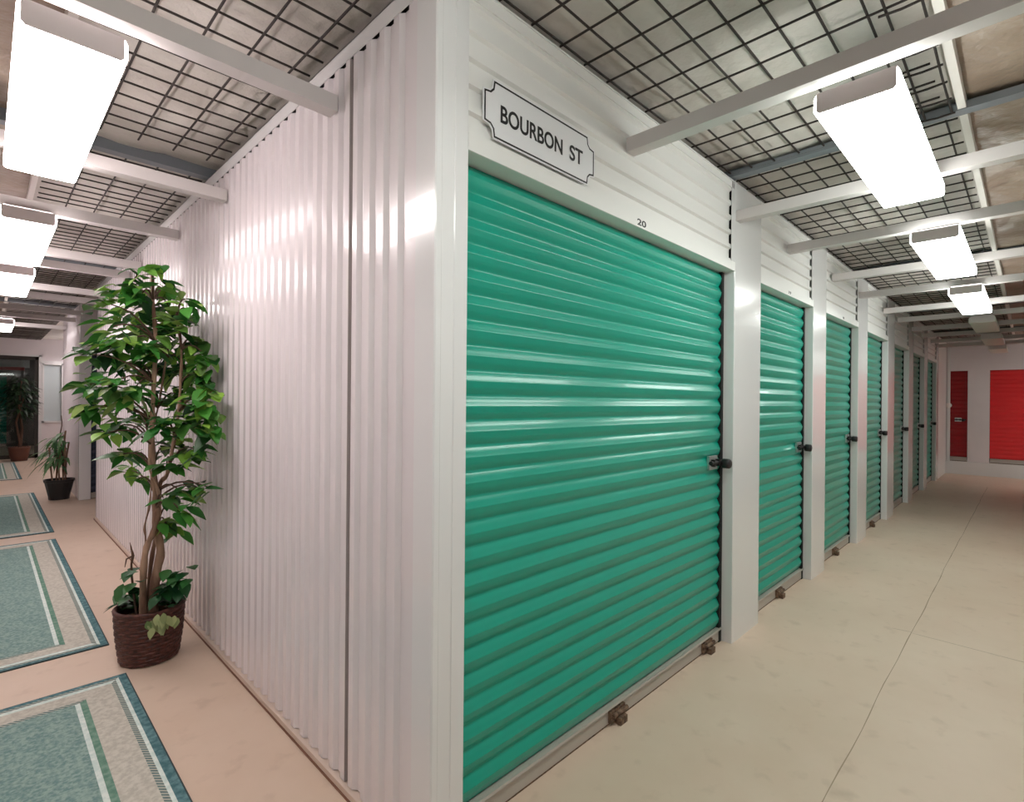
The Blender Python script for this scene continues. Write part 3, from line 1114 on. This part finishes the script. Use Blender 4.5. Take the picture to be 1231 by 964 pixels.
for (px, py, rr, n) in clusters:
    spread = r2.uniform(-.2, .2)
    c0 = at(px, py, spread)
    while c0.x > wall_gap - .015 and spread > -.5:
        spread -= .03
        c0 = at(px, py, spread)
    near = min(trunk_pts, key=lambda q: (q - c0).length + .6 * max(0, q.z - c0.z + .03))
    bp_ = curve_pts(near, c0, (0, 0, .03), 5)
    tw.tube(bp_, [.0045, .004, .0035, .003, .0025, .002], 5)
    R = rr / 311
    out = (c0 - near)
    out.z *= .4
    out = out.normalized() if out.length > .01 else Vector((r2.uniform(-1, 1), r2.uniform(-1, 1), 0)).normalized()
    for k in range(int(n * 2.0) + 1):
        ang = r2.uniform(0, 2 * PI)
        dv = Vector((math.cos(ang), math.sin(ang), r2.uniform(-.75, .35))) + out * .6
        p = c0 + Vector((r2.gauss(0, .45), r2.gauss(0, .45), r2.gauss(0, .42))) * R
        L = r2.uniform(.056, .090)
        if p.x + dv.normalized().x * L > wall_gap:
            dv.x = -abs(dv.x) * .3
        if p.x > wall_gap:
            p.x = wall_gap - r2.uniform(0, .04)
        leaf(fo, p, dv, Vector((r2.uniform(-.4, .4), r2.uniform(-.4, .4), 1)), L, L * r2.uniform(.48, .62), droop=r2.uniform(.05, .4))
fo.build('foliage', M['ficus'], fi)
tw.build('branches', M['twig'], fi)
# ivy at the foot of the trunks, some hanging over the basket rim
iv, ip = MB(), MB()
r2 = random.Random(5)
for k in range(100):
    a = r2.uniform(-1.2, 2.8)
    r = r2.uniform(.02, .10)
    c0 = Vector((r * math.cos(a), r * math.sin(a), .185 + r2.uniform(0, .045)))
    # thicker on the side next the wall
    if c0.x + c0.y * -.3 > .0:
        c0.z += r2.uniform(0, .06)
    leaf(iv, c0, Vector((math.cos(a), math.sin(a), r2.uniform(-.3, .5))), Vector((0, 0, 1)), r2.uniform(.038, .055), r2.uniform(.03, .04), droop=.3)
for (px, py) in ((162, 688), (168, 696), (158, 700), (222, 688), (226, 692), (205, 700), (213, 706), (198, 706), (216, 698), (152, 712), (208, 690), (164, 712)):
    c0 = at(px, py, -.03)
    if c0.x > wall_gap - .05:
        c0.x = wall_gap - .05
    for k in range(3):
        leaf(iv, c0 + Vector((r2.gauss(0, .012), r2.gauss(0, .012), r2.gauss(0, .01))), Vector((r2.uniform(-1, .4), r2.uniform(-1, 1), r2.uniform(-.5, .3))), Vector((0, 0, 1)), .06, .044)
iv.build('ivy', M['ivy'], fi)
for (px, py) in ((188, 742), (196, 746), (204, 740), (199, 738), (191, 750), (183, 745)):
    c0 = at(px, py, -.124)
    for k in range(3):
        leaf(ip, c0 + Vector((r2.gauss(0, .012), -.003 * k, r2.gauss(0, .012))), Vector((r2.uniform(-.5, .5), -.6, -.9)), Vector((-.6, -.8, .2)), r2.uniform(.034, .046), .026, droop=.1)
ip.build('variegated_ivy', M['ivy_pale'], fi)['label'] = 'pale variegated ivy leaves hanging over the basket rim'
g = MB()
P = [at(158, 690, -.02), at(158, 678, -.02), at(160, 668, -.02), at(156, 652, -.02)]
P0 = at(164, 720, -.02); P0.z = .17
g.tube([P0] + P, [.004, .004, .0035, .005, .001], 6)
g.tube([P[2], at(152, 672, -.02), at(150, 682, -.02)], [.0035, .003, .001], 6)
g.build('bare_twig', M['twig'], fi)

# small cane palm in a black pot beside the column
PP = Vector((.53, 6.78, 0))
pl = thing('potted_palm', PP, 'small cane palm with arching leaves in a black tapered pot by the white column', 'potted plant')
g = MB()
def sq(z, r, k=.86):
    pts = []
    for i in range(16):
        a = 2 * PI * i / 16 + .2
        pts.append((r * math.copysign(abs(math.cos(a)) ** k, math.cos(a)), r * math.copysign(abs(math.sin(a)) ** k, math.sin(a)), z))
    return pts
g.grid([sq(.0, .08), sq(.03, .083), sq(.17, .112), sq(.172, .118), sq(.195, .12), sq(.195, .106), sq(.15, .10)], closed=True)
g.face(list(reversed(sq(.0, .08))))
g.build('pot', M['pot_black'], pl)
g = MB(); g.face(sq(.17, .104)); g.build('soil', M['moss'], pl)
st_, lf = MB(), MB()
r2 = random.Random(11)
stems = [(-.05, .0, .34), (-.02, .04, .42), (.02, -.02, .46), (.05, .03, .38), (.0, -.05, .30), (.03, .0, .50)]
for (x, y, h) in stems:
    top = Vector((x * 1.5, y * 1.5, .17 + h))
    st_.tube(curve_pts((x, y, .165), top, (r2.uniform(-.02, .02), r2.uniform(-.02, .02), 0), 6), .0075, 7)
    for k in range(11):
        a = r2.uniform(0, 2 * PI)
        t = r2.uniform(.45, 1.0)
        p = Vector((x, y, .165)).lerp(top, t)
        dv = Vector((math.cos(a), math.sin(a), r2.uniform(.2, .9)))
        if (PP + p + dv.normalized() * .2).x > BX - .02:
            dv.x = -abs(dv.x)
        leaf(lf, p, dv, Vector((0, 0, 1)), r2.uniform(.15, .24), r2.uniform(.026, .038), droop=r2.uniform(.5, 1.2), fold=.15)
st_.build('canes', M['bark'], pl)
lf.build('leaves', M['cane'], pl)
g = MB()
g.tube([(.03, -.01, .16), (.02, -.03, .45), (.0, -.02, .62), (.015, -.02, .72), (.01, -.02, .82)], [.006, .005, .006, .004, .003], 6)
g.build('support_stick', M['twig'], pl)

# dark tree by the glass doors
PT = Vector((.40, 11.2, 0))
dt = thing('potted_tree', PT, 'dark leafy tree in a brown pot standing before the glass doors', 'potted plant')
g = MB()
g.lathe([(.0, .004), (.095, .004), (.115, .10), (.13, .20), (.135, .22), (.12, .22), (.115, .18), (.0, .18)], seg=20)
g.build('pot', M['pot_brown'], dt)
g = MB()
g.tube([(0, 0, .17), (.03, .02, .5), (-.01, .0, .9), (.02, .0, 1.25)], [.025, .02, .015, .008], 8)
g.tube([(.02, 0, .17), (-.04, -.02, .6), (.05, .02, 1.0), (.06, .0, 1.2)], [.018, .015, .012, .006], 8)
g.build('trunk', M['twig'], dt)
lf = MB()
r2 = random.Random(4)
for k in range(330):
    a, e = r2.uniform(0, 2 * PI), r2.uniform(-1, 1)
    r = r2.uniform(.3, 1) ** .6
    p = Vector((.2 * r * math.cos(a) * math.sqrt(1 - e * e), .2 * r * math.sin(a) * math.sqrt(1 - e * e), .98 + .36 * r * e))
    leaf(lf, p, Vector((math.cos(a), math.sin(a), r2.uniform(-.8, .3))), Vector((0, 0, 1)), r2.uniform(.07, .11), .042, droop=.4)
lf.build('foliage', M['darkleaf'], dt)

# ------------------------------------------------------------------ camera
A = math.radians(44.7)
roll = .0085
F = Vector((math.cos(A), math.sin(A), 0))
R = Vector((math.sin(A), -math.cos(A), 0))
U = Vector((0, 0, 1))
R2 = R * math.cos(roll) + U * math.sin(roll)
U2 = U * math.cos(roll) - R * math.sin(roll)
cam = bpy.data.cameras.new('camera')
cam.sensor_fit = 'HORIZONTAL'
cam.sensor_width = 36
cam.lens = 629.0 / 1231 * 36
cam.clip_start = .02
cam.clip_end = 100
co = bpy.data.objects.new('camera', cam)
COL.objects.link(co)
mt = Matrix((R2, U2, -F)).transposed().to_4x4()
mt.translation = Vector((0, 0, S))
co.matrix_world = mt
SC.camera = co

w = bpy.data.worlds.new('world')
w.use_nodes = True
w.node_tree.nodes['Background'].inputs['Color'].default_value = (.5, .5, .5, 1)
w.node_tree.nodes['Background'].inputs['Strength'].default_value = 0.0
SC.world = w
SC.view_settings.view_transform = 'Standard'
SC.view_settings.look = 'None'
SC.view_settings.exposure = 0.0
SC.view_settings.gamma = 1.0
SC.view_settings.use_curve_mapping = False
SC.cycles.use_denoising = True
SC.cycles.max_bounces = 12
SC.cycles.diffuse_bounces = 8
SC.cycles.transparent_max_bounces = 12
SC.cycles.sample_clamp_indirect = 6
